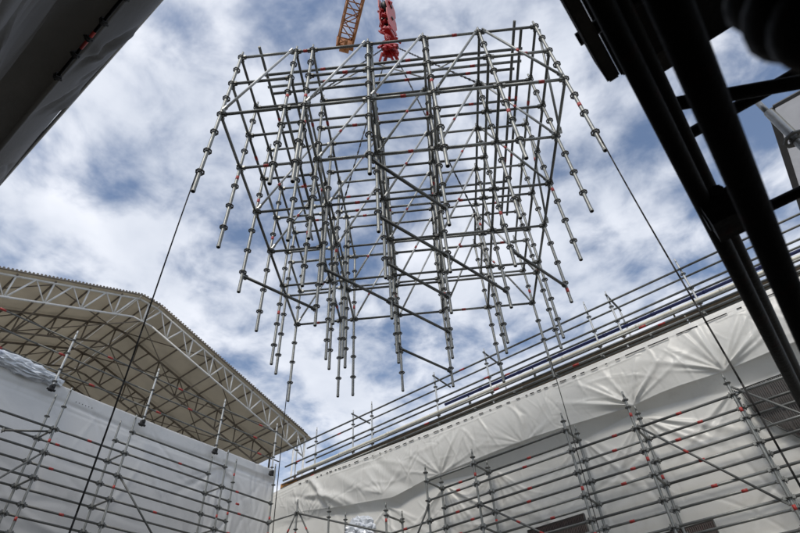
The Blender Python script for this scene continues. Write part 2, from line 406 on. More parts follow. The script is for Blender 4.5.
# --- left wall along y
XW = -14.0
s = np.arange(-1.5, 11.42, 0.045); nrow = 150
zt = interp(s, [(-1.5, 9.45), (4.3, 9.42), (5.2, 9.38), (8, 9.37), (11.4, 9.38)])
zg = np.concatenate([np.linspace(0, 1, 120) * (1 - 0.52), np.linspace(.48, 1, 14)[1:]])
Z = zt[:, None] * (1 - zg)[None, :]; S = np.repeat(s[:, None], Z.shape[1], 1); T = zt[:, None] - Z
gen = np.random.default_rng(9)
D = soft_noise(S, T, gen, 8, 0.7, 2.4, 0.045)
D += 0.03 * np.exp(-((T - .42 - .03 * np.sin(S * 1.1)) / 0.06) ** 2) + 0.015 * np.exp(-((T - .55) / 0.03) ** 2)
D += seg_wrinkles(S, T, 22, (-1, 9.0), (.5, 4.2), (R(-20), R(20)), (.4, 1.3), (.04, .11), (.006, .016), gen)
D += seg_wrinkles(S, T, 30, (-1, 11), (.4, 4), (R(30), R(130)), (.3, 1.0), (.03, .08), (.006, .018), gen)
D += seg_wrinkles(S, T, 26, (8.9, 11.3), (.2, 3), (R(65), R(115)), (.3, .9), (.03, .06), (.015, .04), gen)
D += fan(S, T, 9.35, .5, np.radians(np.linspace(35, 150, 12)), 0.05, 1.2, gen)
D += 0.03 * (S > 9.32) * (T > .3)
Pn = np.stack([np.full_like(S, XW), S, Z], -1)
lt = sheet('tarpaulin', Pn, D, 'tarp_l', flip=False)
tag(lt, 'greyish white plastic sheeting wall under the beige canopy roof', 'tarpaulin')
for k in range(6):                                              # row of eyelets
    bm = bmesh.new(); b_torus(bm, (0, 0, 0), 0.010, 0.005, (1, 0, 0), 8, 4)
    meshobj('eyelet', bm, 'dark', lt, loc=(XW + 0.055, 4.62 + k * 0.085, 9.10 + .0 * k))
# --- near wall along x, beside and above the camera
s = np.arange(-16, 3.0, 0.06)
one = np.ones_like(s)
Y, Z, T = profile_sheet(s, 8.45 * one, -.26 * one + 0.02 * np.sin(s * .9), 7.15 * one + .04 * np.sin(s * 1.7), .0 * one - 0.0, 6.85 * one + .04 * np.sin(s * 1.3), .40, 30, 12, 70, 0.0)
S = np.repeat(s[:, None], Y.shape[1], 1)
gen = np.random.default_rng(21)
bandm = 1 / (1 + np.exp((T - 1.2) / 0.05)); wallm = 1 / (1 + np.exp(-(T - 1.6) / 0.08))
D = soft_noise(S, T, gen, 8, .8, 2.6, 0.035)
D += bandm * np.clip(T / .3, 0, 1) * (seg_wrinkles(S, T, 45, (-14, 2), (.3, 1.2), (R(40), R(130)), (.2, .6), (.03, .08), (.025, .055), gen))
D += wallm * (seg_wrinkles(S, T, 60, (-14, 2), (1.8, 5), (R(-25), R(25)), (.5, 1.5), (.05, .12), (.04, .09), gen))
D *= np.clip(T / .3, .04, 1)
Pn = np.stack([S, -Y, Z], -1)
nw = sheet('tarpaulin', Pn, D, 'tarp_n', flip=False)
tag(nw, 'shade-coloured dark sheeting overhanging close beside the viewpoint', 'tarpaulin')
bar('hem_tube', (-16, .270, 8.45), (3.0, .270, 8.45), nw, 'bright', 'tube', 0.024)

# ------------------------------------------------------------------ the hanging scaffold
BO = Vector((-4.56, 1.85, 9.16)); BYAW = R(33.887)
BX = [0, 1.0, 1.3, 2.3, 3.3, 4.3, 5.3]; BY = [0, 1.0, 1.965, 2.96, 3.95, 4.27, 5.25]
hs = empty('hanging_scaffold', BO, (-0.0059, 0, BYAW))
tag(hs, 'large galvanised tube scaffold module hanging from the red crane hook', 'scaffold')
def bw(x, y, z):
    c, s_ = math.cos(BYAW), math.sin(BYAW)
    return Vector((BO.x + c * x - s_ * y, BO.y + s_ * x + c * y, BO.z + z - 0.0059 * y))
RZ = [2, 1.5, 1, .5, 0, -.5, -1, -1.5]
for j, y in enumerate(BY):
    for i, x in enumerate(BX):
        zt_ = 2.09; zl = -1.93 + random.uniform(-.015, .015)
        st = obj('standard', get_mesh('standard', zt_ + 1.93, 'galv'), hs, (x, y, -1.93))
        rosettes(st, -1.93, RZ, joined=(j >= 5))
        if random.random() < .45:
            zz_ = random.choice([-1.75, -.75, -.25, .25, 1.25]) + random.uniform(-.08, .08); band(st, 0, zz_ + 1.93, .09)
for z in (0, 1, 2):
    for j, y in enumerate(BY):
        for i in range(6):
            if i == 1 and z == 1: continue
            if i == 1 and j % 2 == 1: continue
            if random.random() < .035 and 0 < j < 6: continue
            b_ = bar('ledger', (BX[i], y, z), (BX[i + 1], y, z), hs, 'galv_dull' if random.random() < .6 else 'galv', 'ledger')
            if random.random() < .18: band(b_, 0, random.uniform(.35, .6) * (BX[i + 1] - BX[i]), .085)
    for i, x in enumerate(BX):
        for j in range(6):
            if j == 4 and (z == 1 or i % 2 == 1): continue
            if i in (2,) and z == 1: continue
            b_ = bar('ledger', (x, BY[j], z), (x, BY[j + 1], z), hs, 'galv_dull' if random.random() < .6 else 'galv', 'ledger')
            if random.random() < .12: band(b_, 0, .45 * (BY[j + 1] - BY[j]), .085)
def brace(a, b, ma='bright', off=0.045):
    o = bar('brace', a, b, hs, ma, 'brace')
    if random.random() < .7: band(o, 0, (Vector(b) - Vector(a)).length * random.uniform(.3, .65), .07, TUBE_R * .84)
for j, y in enumerate(BY):
    yo = y - 0.055
    if j in (4,): continue
    for (i0, i1, up) in ((0, 1, 1), (2, 3, 1), (3, 4, 1), (4, 5, 1), (5, 6, 0)):
        if j and random.random() < .12: continue
        a, b = ((BX[i0] + .05, yo, 0.02), (BX[i1] - .05, yo, 1.98)) if up else ((BX[i0] + .05, yo, 1.98), (BX[i1] - .05, yo, 0.02))
        brace(a, b, 'bright' if random.random() < .75 else 'galv')
for i in (1, 3, 4, 6):
    for j in (0, 2, 3):
        if random.random() < .25: continue
        brace((BX[i] + .055, BY[j] + .05, 1.98), (BX[i] + .055, BY[j + 1] - .05, .02), 'galv')
for (i0, j0), (i1, j1) in (((3, 0), (4, 1)), ((3, 1), (4, 2)), ((4, 2), (5, 3)), ((3, 2), (4, 3)), ((5, 2), (6, 3)), ((0, 2), (1, 3)), ((2, 2), (3, 3)), ((3, 3), (4, 4)), ((3, 5), (4, 6))):
    bar('plan_brace', (BX[i0], BY[j0], -1.575), (BX[i1], BY[j1], -1.575), hs, 'galv_dull', 'ledger', TUBE_R * 1.05)
for x, y0, y1 in ((.36, -.14, 4.6), (4.93, -.12, 4.7), (5.06, .02, 4.4)):
    o = bar('lifting_beam', (x, y0, 2.055), (x, y1, 2.055), hs, 'galv_dull', 'tube', TUBE_R)
    for f in (.3, .6): band(o, 0, (y1 - y0) * f, .09)
for y, x0, x1 in ((.42, .3, 5.12), (.66, .3, 5.12), (.80, .34, 5.0), (1.45, .3, 5.1), (2.42, .3, 5.1), (3.45, .32, 5.1)):
    o = bar('lifting_beam', (x0, y, 2.11), (x1, y, 2.11), hs, 'galv' if y in (.66, 2.42) else 'galv_dull', 'tube', TUBE_R)
    for f in (.22, .55, .8):
        if random.random() < .6: band(o, 0, (x1 - x0) * f, .09)
for x0, x1, y0, y1 in ((2.35, 3.25, .42, .80), (3.25, 4.1, .80, .42), (1.5, 2.35, .80, .42)):
    bar('strap', (x0, y0, 2.15), (x1, y1, 2.15), hs, 'strap', 'tube', .016)
# tag ropes hanging plumb from the four corner legs
def rope(name, p, q, r, ma, label, cat, group, wob=0.02, n=26):
    bm = bmesh.new(); p = Vector(p); q = Vector(q); prev = None; ph = random.uniform(0, 6)
    pts = []
    for k in range(n + 1):
        f = k / n; v = p.lerp(q, f); a = math.sin(math.pi * f)
        pts.append(v + Vector((math.sin(f * 5 + ph) * wob * a, math.cos(f * 4 + ph) * wob * a, 0)))
    for k in range(n): b_cyl(bm, pts[k], pts[k + 1], r, 6)
    bmesh.ops.translate(bm, verts=bm.verts, vec=-q)
    o = meshobj(name, bm, ma, None, loc=q)
    return tag(o, label, cat, group)
for (x, y), lab, rr in (((0, 0), 'dark tag rope hanging plumb in front of the greyish sheeting and its scaffold', .0085),
                    ((5.3, 0), 'dark tag rope hanging plumb beside the dark ribbed screen', .0085),
                    ((5.3, 5.25), 'thin tag rope hanging plumb in front of the wrinkled white skirt', .008),
                    ((0, 5.25), 'thin tag rope hanging plumb before the canopy eave near the wall corner', .008)):
    p = bw(x, y, -1.52) + Vector((-.03 if x < 1 else .03, -.03, 0))
    rope('tag_rope', p, (p.x, p.y, .006), rr, 'rope', lab, 'rope', 'tag ropes on the hanging scaffold')

# ------------------------------------------------------------------ crane hook, slings and jib
c0 = bw(2.65, 2.62, 0); HZ = c0.z + 8.0
hk = empty('crane_hook', (c0.x, c0.y, HZ), (0, 0, R(99)))
tag(hk, 'bright red crane hook block above the hanging scaffold', 'crane hook')
bm = bmesh.new()                                                 # the hook itself: swept C
prev = None; cs = []
for k in range(20):
    t = -1.9 + k * (4.7 / 19); rr = .17
    cs.append((Vector((math.sin(t) * rr, 0, .12 - math.cos(t) * rr)), .075 - .0022 * k))
for k in range(19): b_cyl(bm, cs[k][0], cs[k + 1][0], cs[k][1], 10, cs[k + 1][1])
b_cyl(bm, (0, 0, .30), (0, 0, .62), .055, 12)
meshobj('hook', bm, 'hook_red', hk)
bm = bmesh.new(); b_box(bm, (0, 0, .66), (.40, .24, .2)); b_cyl(bm, (-.27, 0, .66), (.27, 0, .66), .055, 12)
bmesh.ops.bevel(bm, geom=bm.edges[:], offset=.012, segments=1, affect='EDGES')
meshobj('swivel', bm, 'hook_red', hk)
for sx in (-1, 1):                                               # cheek plates with stepped outline
    bm = bmesh.new()
    outl = [(-.20, .78), (.20, .78), (.28, .95), (.20, 1.1), (.30, 1.4), (.30, 1.9), (.22, 2.1), (.31, 2.35), (.31, 2.9), (.18, 3.15), (-.18, 3.15), (-.31, 2.9), (-.31, 2.35), (-.22, 2.1), (-.30, 1.9), (-.30, 1.4), (-.20, 1.1), (-.28, .95)]
    a = [bm.verts.new((x, sx * .12, z)) for x, z in outl]; b = [bm.verts.new((x, sx * .15, z)) for x, z in outl]
    bm.faces.new(a); bm.faces.new(b[::-1])
    for k in range(len(a)): bm.faces.new((a[k], a[(k + 1) % len(a)], b[(k + 1) % len(a)], b[k]))
    bmesh.ops.recalc_face_normals(bm, faces=bm.faces); meshobj('cheek_plate', bm, 'hook_red', hk)
for z in (1.65, 2.6):
    bm = bmesh.new(); b_cyl(bm, (0, -.08, z), (0, .08, z), .26, 24); b_cyl(bm, (0, -.19, z), (0, .19, z), .06, 12)
    meshobj('sheave', bm, 'chain', hk)
gr = random.Random(4)
for k in range(17):                                              # rope guards, latches, shackles and lever handles
    z = .25 + k * .165; a = gr.uniform(0, 6.28); rr = gr.uniform(.20, .30)
    bm = bmesh.new(); t = k % 4
    if t == 0: b_box(bm, (0, 0, 0), (.16, .09, .20)); b_cyl(bm, (.03, -.09, .05), (.03, .09, .05), .035, 8)
    elif t == 1: b_torus(bm, (0, 0, 0), .10, .028, (0, 1, 0), 14, 6); b_cyl(bm, (-.11, 0, -.1), (.11, 0, -.1), .03, 8)
    elif t == 2: b_cyl(bm, (-.05, 0, -.16), (.05, 0, .16), .035, 8); b_box(bm, (.06, 0, .15), (.12, .07, .07))
    else: b_box(bm, (0, 0, 0), (.10, .14, .12)); b_box(bm, (.07, .02, -.1), (.05, .05, .26))
    bmesh.ops.recalc_face_normals(bm, faces=bm.faces)
    meshobj('guard' if t in (0, 3) else 'shackle' if t == 1 else 'lever', bm, 'chain' if k % 6 == 5 else 'hook_red', hk, loc=(math.cos(a) * rr, math.sin(a) * rr * .6, z), quat=Quaternion((gr.uniform(-1, 1), gr.uniform(-1, 1), 1), gr.uniform(-1.2, 1.2)))
# hook-end hoists: red lever bodies where each sling leaves the hook
picks = [((1, 1), 'front'), ((5, 1), 'front'), ((1, 5), 'rear'), ((5, 5), 'rear')]
labs = {(1, 1): 'black lifting sling reaching the scaffold top below the orange jib tip',
        (5, 1): 'black lifting sling reaching the scaffold top near the brightest diagonal brace',
        (1, 5): 'long black chain sling dropping steeply to the doubled standards at the scaffold rear',
        (5, 5): 'long black chain sling dropping steeply towards the scaffold rear on the pipe deck side'}
top = Vector((c0.x, c0.y, HZ - .04))
for (i, j), _ in picks:
    e = bw(BX[i], BY[j], 2.06); d = e - top
    sg = empty('lifting_sling', e); tag(sg, labs[(i, j)], 'sling', 'slings on the crane hook')
    def loc(v): return Vector(v) - e
    hb = top + d * .11
    bm = bmesh.new(); b_cyl(bm, loc(hb), loc(e), .0135, 6)
    meshobj('chain', bm, 'chain', sg)
    bm = bmesh.new(); ds = d.normalized()
    n_l = int((d.length * .89) / .11)
    for k in range(n_l):
        p = loc(hb + ds * (.06 + k * .11)); x_ = ds.orthogonal().normalized(); x_ = Quaternion(ds, (k % 2) * math.pi / 2) @ x_; y_ = ds.cross(x_)
        b_box(bm, p, (.042, .014, .085), (x_, y_, ds))
    tag(meshobj('links', bm, 'chain', sg), kind='stuff')
    bm = bmesh.new(); x_ = ds.orthogonal().normalized()
    b_cyl(bm, loc(top + d * .015), loc(top + d * .125), .05, 8); b_box(bm, loc(top + d * .06), (.24, .12, .2), (x_, ds.cross(x_), ds)); b_box(bm, loc(top + d * .09) + x_ * .14, (.06, .05, .34), (x_, ds.cross(x_), ds))
    meshobj('hoist_body', bm, 'hook_red', sg, )
    bm = bmesh.new(); b_torus(bm, loc(e) + Vector((0, 0, .01)), .055, .012, (ds.cross(UP)), 12, 5); meshobj('shackle', bm, 'chain', sg)
# tower crane jib passing overhead; its trolley stands plumb above the hook
JD = Vector((.829, -.559, 0)); JP = Vector((-JD.y, JD.x, 0)); TIP = Vector((-9.85, 9.56, 33.1)); JL = 58.0
mast = TIP + JD * JL
tcn_ = empty('tower_crane', (mast.x, mast.y, 0))
tag(tcn_, 'rusty orange lattice crane jib high above the scaffold', 'crane')
def tl(v): return Vector(v) - Vector((mast.x, mast.y, 0))
hw = .42; hh = 1.05
def jp(a, sd_, up): return TIP + JD * a + JP * sd_ * hw + Vector((0, 0, up * hh))
for sd_, up in ((-1, 0), (1, 0), (-1, 1), (1, 1)):
    bar('chord', tl(jp(0, sd_, up)), tl(jp(JL + 1, sd_, up)), tcn_, 'orange', 'tube', .062)
st_ = .72; n_p = 16
for k in range(n_p):
    a0, a1 = k * st_, (k + 1) * st_
    for sd_ in (-1, 1):
        p, q = (jp(a0, sd_, 0), jp(a1, sd_, 1)) if k % 2 == 0 else (jp(a0, sd_, 1), jp(a1, sd_, 0))
        bar('lattice_bar', tl(p), tl(q), tcn_, 'orange', 'tube', .036)
    for up in (0, 1):
        p, q = (jp(a0, -1, up), jp(a1, 1, up)) if (k + up) % 2 == 0 else (jp(a0, 1, up), jp(a1, -1, up))
        bar('lattice_bar', tl(p), tl(q), tcn_, 'orange', 'tube', .032)
        bar('lattice_bar', tl(jp(a0, -1, up)), tl(jp(a0, 1, up)), tcn_, 'orange', 'tube', .036)
    bar('lattice_bar', tl(jp(a0, -1, 0)), tl(jp(a0, -1, 1)), tcn_, 'orange', 'tube', .03)
    bar('lattice_bar', tl(jp(a0, 1, 0)), tl(jp(a0, 1, 1)), tcn_, 'orange', 'tube', .03)
bm = bmesh.new()
k = n_p
while k * st_ < JL:
    for sd_ in (-1, 1):
        b_cyl(bm, tl(jp(k * st_, sd_, k % 2)), tl(jp((k + 1) * st_, sd_, 1 - k % 2)), .036, 6)
    b_cyl(bm, tl(jp(k * st_, -1, 0)), tl(jp((k + 1) * st_, 1, 0)), .032, 6)
    k += 1
mw = .9
for a in (-1, 1):
    for b in (-1, 1): b_box(bm, tl(mast + JD * a * mw + JP * b * mw + Vector((0, 0, -16.5 + 1.0))), (.18, .18, 35.2))
k = 0
while k * 1.8 < 32:
    for a in (-1, 1):
        z0 = k * 1.8; f = 1 if k % 2 else -1
        b_cyl(bm, tl((mast.x, mast.y, z0)) + JD * a * mw + JP * f * mw, tl((mast.x, mast.y, z0 + 1.8)) + JD * a * mw - JP * f * mw, .05, 6)
        b_cyl(bm, tl((mast.x, mast.y, z0)) + JP * a * mw + JD * f * mw, tl((mast.x, mast.y, z0 + 1.8)) + JP * a * mw - JD * f * mw, .05, 6)
    k += 1
tag(meshobj('rear_lattice', bm, 'orange', tcn_), kind='stuff')
bm = bmesh.new()                                                 # jib nose: end frame, pulley, working lamp bracket
ax = (JD, JP, UP)
b_box(bm, tl(TIP - JD * .08 + Vector((0, 0, hh / 2))), (.14, 2 * hw + .2, hh + .16), ax); b_cyl(bm, tl(TIP - JD * .2 - JP * .28), tl(TIP - JD * .2 + JP * .28), .2, 14)
b_box(bm, tl(TIP + JD * .15 - UP * .12), (.5, .16, .22), ax)
meshobj('jib_nose', bm, 'orange', tcn_)
tx = (Vector((c0.x, c0.y, 0)) - Vector((TIP.x, TIP.y, 0))).dot(JD); tp = TIP + JD * tx
bm = bmesh.new(); b_box(bm, tl(tp + Vector((0, 0, -.2))), (1.2, 1.1, .25), ax); meshobj('trolley', bm, 'orange', tcn_)
for sx in (-.24, .24):
    a_ = Vector((c0.x, c0.y, HZ + 2.6)) + Vector((math.cos(R(99)), math.sin(R(99)), 0)) * sx
    bar('hoist_cable', tl(a_), tl(Vector((a_.x, a_.y, 32.8))), tcn_, 'chain', 'tube', .014)

# ------------------------------------------------------------------ scaffold in front of the white wall
ws = empty('wall_scaffold', (-6, 10.8, 0)); wo = Vector((-6, 10.8, 0))
tag(ws, 'grey tube scaffold standing before the white skirted sheeting', 'scaffold')
def P(x, y, z): return Vector((x, y, z)) - wo
YF, YBk = 10.49, 11.13
fx = [-11.76, -10.5, -8.55, -7.28, -5.93, -3.62, -2.26, -0.46, 1.35]
topf = {-11.76: 7.45, -10.5: 6.98, -8.55: 6.5, -7.28: 7.05, -5.93: 7.0, -3.62: 7.04, -2.26: 7.0, -0.46: 6.62, 1.35: 6.9}
lv = [6.78 - .4533 * k for k in range(14)]
for x in fx:
    for y in (YF, YBk):
        if y == YBk and x in (-11.76,): continue
        h = topf[x] - (.05 if y == YBk else 0)
        st = obj('standard', get_mesh('standard', h, 'galv'), ws, P(x, y, 0.004))
        zs = [z for z in lv if 3.2 < z < h - .05] + ([h - .06] if x != -11.76 else [7.21])
        rosettes(st, .004, zs)
        for z in zs[1:-1:2]:
            if random.random() < .45: band(st, 0, z + random.uniform(.08, .3), .08)
        bm = bmesh.new(); b_box(bm, (0, 0, .008), (.15, .15, .012)); b_cyl(bm, (0, 0, .01), (0, 0, .06), .033, 10); meshobj('base_plate', bm, 'galv_dull', st)
def wl(x0, x1, y, z):
    b_ = bar('ledger', P(x0, y, z), P(x1, y, z), ws, 'galv_dull' if random.random() < .45 else 'galv', 'ledger')
    for f in ([.5] if random.random() < .6 else []): band(b_, 0, (x1 - x0) * random.uniform(.3, .7), .10)
for k, z in enumerate(lv):
    if z < 3.3 and k % 2: continue
    for a, b in zip(fx[:-1], fx[1:]):
        for y in (YF, YBk):
            if a < -11 and y == YBk: continue
            if a == -11.76: continue
            if z > 6.5 and not (-7.3 <= a and b <= -3.6): continue
            if a == -10.5 and z > 5.9: continue
            if a == -8.55 and z > 6.1: continue
            wl(a, b, y, z)
for x in fx[1:]:
    for z in (lv[0] if -7.3 < x < -3.5 else lv[1], lv[3], lv[6], lv[9]):
        bar('transom', P(x, YF, z), P(x, YBk, z), ws, 'galv', 'ledger')
def wb(a, b, ma='galv_dull'):
    o = bar('brace', P(*a), P(*b), ws, ma, 'brace'); 
    for f in (.35, .55): 
        if random.random() < .6: band(o, 0, (Vector(b) - Vector(a)).length * f, .09, TUBE_R * .84)
wb((-2.2, YF - .06, 6.32), (-.50, YF - .06, 4.40)); wb((-5.88, YF - .06, 5.86), (-3.66, YF - .06, 4.3)); wb((-7.22, YF - .06, 6.22), (-7.9, YF - .06, 5.2)); wb((-.42, YF - .06, 6.44), (1.32, YF - .06, 4.5))
# little tripod head next to the wall corner
wb((-11.72, YF - .05, 7.22), (-12.45, YF - .05, 6.1)); wb((-11.72, YF + .05, 7.22), (-10.85, YF + .05, 5.9))
bar('ledger', P(-11.76, YF, 7.21), P(-7.28, YF, 5.0 + .42), ws, 'galv_dull', 'ledger')
bar('ledger', P(-11.76, YF, 7.21), P(-12.74, 10.36, 7.18), ws, 'galv', 'ledger')

# ------------------------------------------------------------------ scaffold in front of the left wall
ls = empty('wall_scaffold', (-13.1, 6, 0)); wo = Vector((-13.1, 6, 0))
tag(ls, 'grey tube scaffold standing before the greyish sheeting beneath the canopy', 'scaffold')
XF, XB = -12.76, -13.44
fy = [1.2, 4.02, 5.72, 8.6, 10.36]
tops = {1.2: 8.2, 4.02: 8.62, 5.72: 8.58, 8.6: 8.62, 10.36: 8.75}
lvl = [8.25 - .55 * k for k in range(13)]
for y in fy:
    for x in (XF, XB):
        h = tops[y] + (.08 if x == XB else 0)
        yy = y if x == XF else (y - .05 if y < 10 else 9.4)
        st = obj('standard', get_mesh('standard', h, 'galv'), ls, P(x, yy, .004))
        rosettes(st, .004, [z for z in lvl if 4.6 < z < h - .1])
        for z in lvl[:6]:
            if random.random() < .3 and z < h - .5: band(st, 0, z + random.uniform(.08, .3), .08)
        bm = bmesh.new(); b_box(bm, (0, 0, .008), (.15, .15, .012)); b_cyl(bm, (0, 0, .01), (0, 0, .06), .033, 10); meshobj('base_plate', bm, 'galv_dull', st)
for k, z in enumerate(lvl):
    if z < 4.8 and k % 2: continue
    for a, b in zip(fy[:-1], fy[1:]):
        for x in (XF, XB):
            if k == 0 and a < 5.7: continue
            if k == 0 and a > 8: continue
            off = -.05 if x == XB else 0
            b2 = b + off if not (x == XB and b > 10) else 9.4
            b_ = bar('ledger', P(x, a + off, z), P(x, b2, z), ls, 'galv_dull', 'ledger')
            if random.random() < .5: band(b_, 0, (b - a) * random.uniform(.2, .7), .10)
for y in fy[:-1]:
    for z in (lvl[1] if y < 8.5 else lvl[1], lvl[3], lvl[6]):
        bar('transom', P(XF, y, z), P(XB, y - .05, z), ls, 'galv', 'ledger')
def lb(a, b):
    o = bar('brace', P(*a), P(*b), ls, 'galv_dull', 'brace')
lb((XF + .06, 5.76, 7.12), (XF + .06, 7.6, 5.5)); lb((XF + .06, 4.0, 7.15), (XF + .06, 2.4, 5.1))
bar('transom', P(-12.72, 4.0, 7.62), P(-13.4, 3.2, 7.6), ls, 'galv_dull', 'ledger')

# ------------------------------------------------------------------ guard rail posts over the left wall
gl = empty('guard_rail', (-13.88, 6, 9.1)); wo = Vector((-13.88, 6, 9.1))
tag(gl, 'three tube guard rail clamped along the top of the greyish sheeting', 'guard rail')
GX = -13.84
for y in (1.5, 3.92, 6.42, 8.86, 11.1):
    st = obj('post', get_mesh('standard', 1.66, 'bright'), gl, P(GX, y, 9.14))
    rosettes(st, 9.14, [9.35, 9.7, 10.2, 10.62])
    bm = bmesh.new(); b_box(bm, (0, 0, 0), (.12, .10, .14)); b_cyl(bm, (-.08, 0, .04), (.08, 0, .04), .045, 8); b_cyl(bm, (0, -.1, -.05), (0, .1, -.05), .03, 8)
    meshobj('clamp', bm, 'dark', st, loc=(0, 0, .02))
ys = [0.0, 3.2, 6.0, 9.0, 11.4]
for z in (10.63, 10.14, 9.66):
    for a, b in zip(ys[:-1], ys[1:]):
        b_ = bar('rail', P(GX - .055, a, z), P(GX - .055, b, z), gl, 'galv_dull', 'tube', .020)
        band(b_, 0, (b - a) * random.uniform(.15, .75), .15)
# crumpled film bundle lying on top of the sheeting
def crumple(name, c, size, ma, seed, n=4):
    bm = bmesh.new(); bmesh.ops.create_icosphere(bm, subdivisions=n, radius=1.0)
    g_ = np.random.default_rng(seed)
    pts = g_.normal(size=(46, 3)); pts /= np.linalg.norm(pts, axis=1)[:, None]; am = g_.uniform(.08, .24, 46)
    cen = g_.uniform(-1, 1, size=(130, 3)) * np.array(size) * 1.1
    for v in bm.verts:
        u = np.array(v.co); w_ = u * np.array(size)
        d = np.sort(np.linalg.norm(cen - w_, axis=1))            # crumple cells: ridges where two cells meet
        k = 1.0 + .9 * min(.35, (d[1] - d[0]) / .16) - .25 + .10 * math.sin(23 * w_[1] + 9 * w_[2]) * math.sin(19 * w_[0] + 14 * w_[2])
        v.co = Vector(w_ + u / (np.linalg.norm(u)) * (k - 1) * .30)
    return meshobj(name, bm, ma, None, False, loc=c)
o = crumple('plastic_film', (-13.98, 3.05, 9.46), (.22, 1.15, .22), 'film', 3)
tag(o, 'crumpled blue and white plastic film bundled over the top of the greyish sheeting', 'plastic film')
o = crumple('plastic_film', (-10.05, 11.2, 6.48), (.55, .16, .40), 'film', 8)
tag(o, 'crumpled grey plastic bundle low on the white sheeting near the wall corner', 'plastic film')

# ------------------------------------------------------------------ deck, rails and pipes over the white wall
dk = empty('deck_scaffold', (-6, 11.9, 8.5)); wo = Vector((-6, 11.9, 8.5))
tag(dk, 'walkway scaffold with tube guard rails running above the white skirt', 'scaffold')
X0, X1 = -13.6, 4.2
for k, y in enumerate((11.52, 11.78, 12.04, 12.30)):
    xs_ = [X0 + .2, -10.4, -7.1, -3.9, -.6, 2.4, X1]
    for a, b in zip(xs_[:-1], xs_[1:]):
        bm = bmesh.new(); b_box(bm, (0, 0, 0), (b - a - .03, .235, .045)); bmesh.ops.bevel(bm, geom=bm.edges[:], offset=.004, segments=1, affect='EDGES')
        meshobj('plank', bm, 'plank', dk, loc=P((a + b) / 2, y, 8.80 + random.uniform(-.006, .006)))
posts = [-13.15, -12.24, -10.6, -9.82, -7.38, -5.63, -2.58, -1.98, -.21, 1.6, 3.4]
for x in posts:
    short = x in (-10.6, -5.63, -1.98)
    for y in ((11.5,) if not short else (11.5, 12.42)):
        zt_ = 10.22
        st = obj('post', get_mesh('standard', zt_ - 8.62, 'bright', TUBE_R * .9), dk, P(x, y, 8.62))
        rosettes(st, 8.62, [8.95, 9.4, 9.85], TUBE_R * .9)
    if short or x in (-7.38,):
        bar('transom', P(x, 11.42, 10.2), P(x + .05, 12.25, 10.16), dk, 'galv_dull')
def run(name, y, z, ma, r=TUBE_R, splits=4, bands=.5, xa=X0, xb=X1):
    xs_ = np.linspace(xa, xb, splits + 1)
    for k in range(splits):
        b_ = bar(name, P(xs_[k], y, z), P(xs_[k + 1], y, z), dk, ma, 'tube', r)
        if random.random() < bands: band(b_, 0, (xs_[1] - xs_[0]) * random.uniform(.1, .85), .16, r)
run('rail', 11.45, 9.98, 'galv_dull'); run('rail', 11.45, 9.40, 'galv_dull'); run('rail', 12.36, 10.36, 'galv_dull'); run('rail', 12.36, 9.84, 'galv_dull', xb=X1)
run('bearer_tube', 11.42, 8.93, 'galv', .0285, bands=.8); run('bearer_tube', 11.38, 8.66, 'galv', .0265); run('bearer_tube', 11.62, 8.72, 'galv', .0265); run('bearer_tube', 11.9, 8.72, 'galv', .0265); run('bearer_tube', 12.2, 8.72, 'galv_dull', .0265); run('bearer_tube', 11.40, 8.79, 'galv_dull', .024, bands=.6)
for x in np.arange(-13.2, 4.0, 1.18):
    bar('cross_tube', P(x, 11.32, 8.60), P(x, 12.45, 8.60), dk, 'galv_dull')
bm = bmesh.new(); b_box(bm, (0, 0, 0), (.75, .05, .2)); o = meshobj('timber_end', bm, 'orangewood', dk, loc=P(-13.35, 11.47, 8.76))
# long pipes resting on the planks and the toe edge
def pipe(p, q, r, ma, label):
    bm = bmesh.new(); p = Vector(p); q = Vector(q); n = 9; L = q - p
    for k in range(n):
        b_cyl(bm, L * (k / n), L * ((k + 1) / n), r, 12, caps=k in (0, n - 1))
        if k: b_cyl(bm, L * (k / n) - L.normalized() * .05, L * (k / n) + L.normalized() * .05, r * 1.12, 12)
    o = meshobj('pipe', bm, ma, None, loc=p); return tag(o, label, 'pipe')
pipe((-13.0, 11.50, 9.035), (4.1, 11.50, 9.035), .055, 'cream', 'long cream plastic pipe lying along the deck edge under the blue pipe')
pipe((-13.3, 11.72, 8.90), (4.1, 11.72, 8.90), .06, 'cream', 'cream pipe half hidden behind the front cream pipe on the planks')
pipe((-7.2, 11.62, 9.26), (3.6, 11.62, 9.26), .040, 'blue', 'glossy dark blue pipe strapped above the cream pipe on the deck')
for x in (-6.4, -4.4, -2.6, -.8, 1.2, 3.0):                            # saddle brackets that carry the blue pipe
    bm = bmesh.new(); b_box(bm, (0, 0, .17), (.035, .09, .375)); meshobj('saddle', bm, 'galv_dull', dk, loc=P(x, 11.62, 8.826))

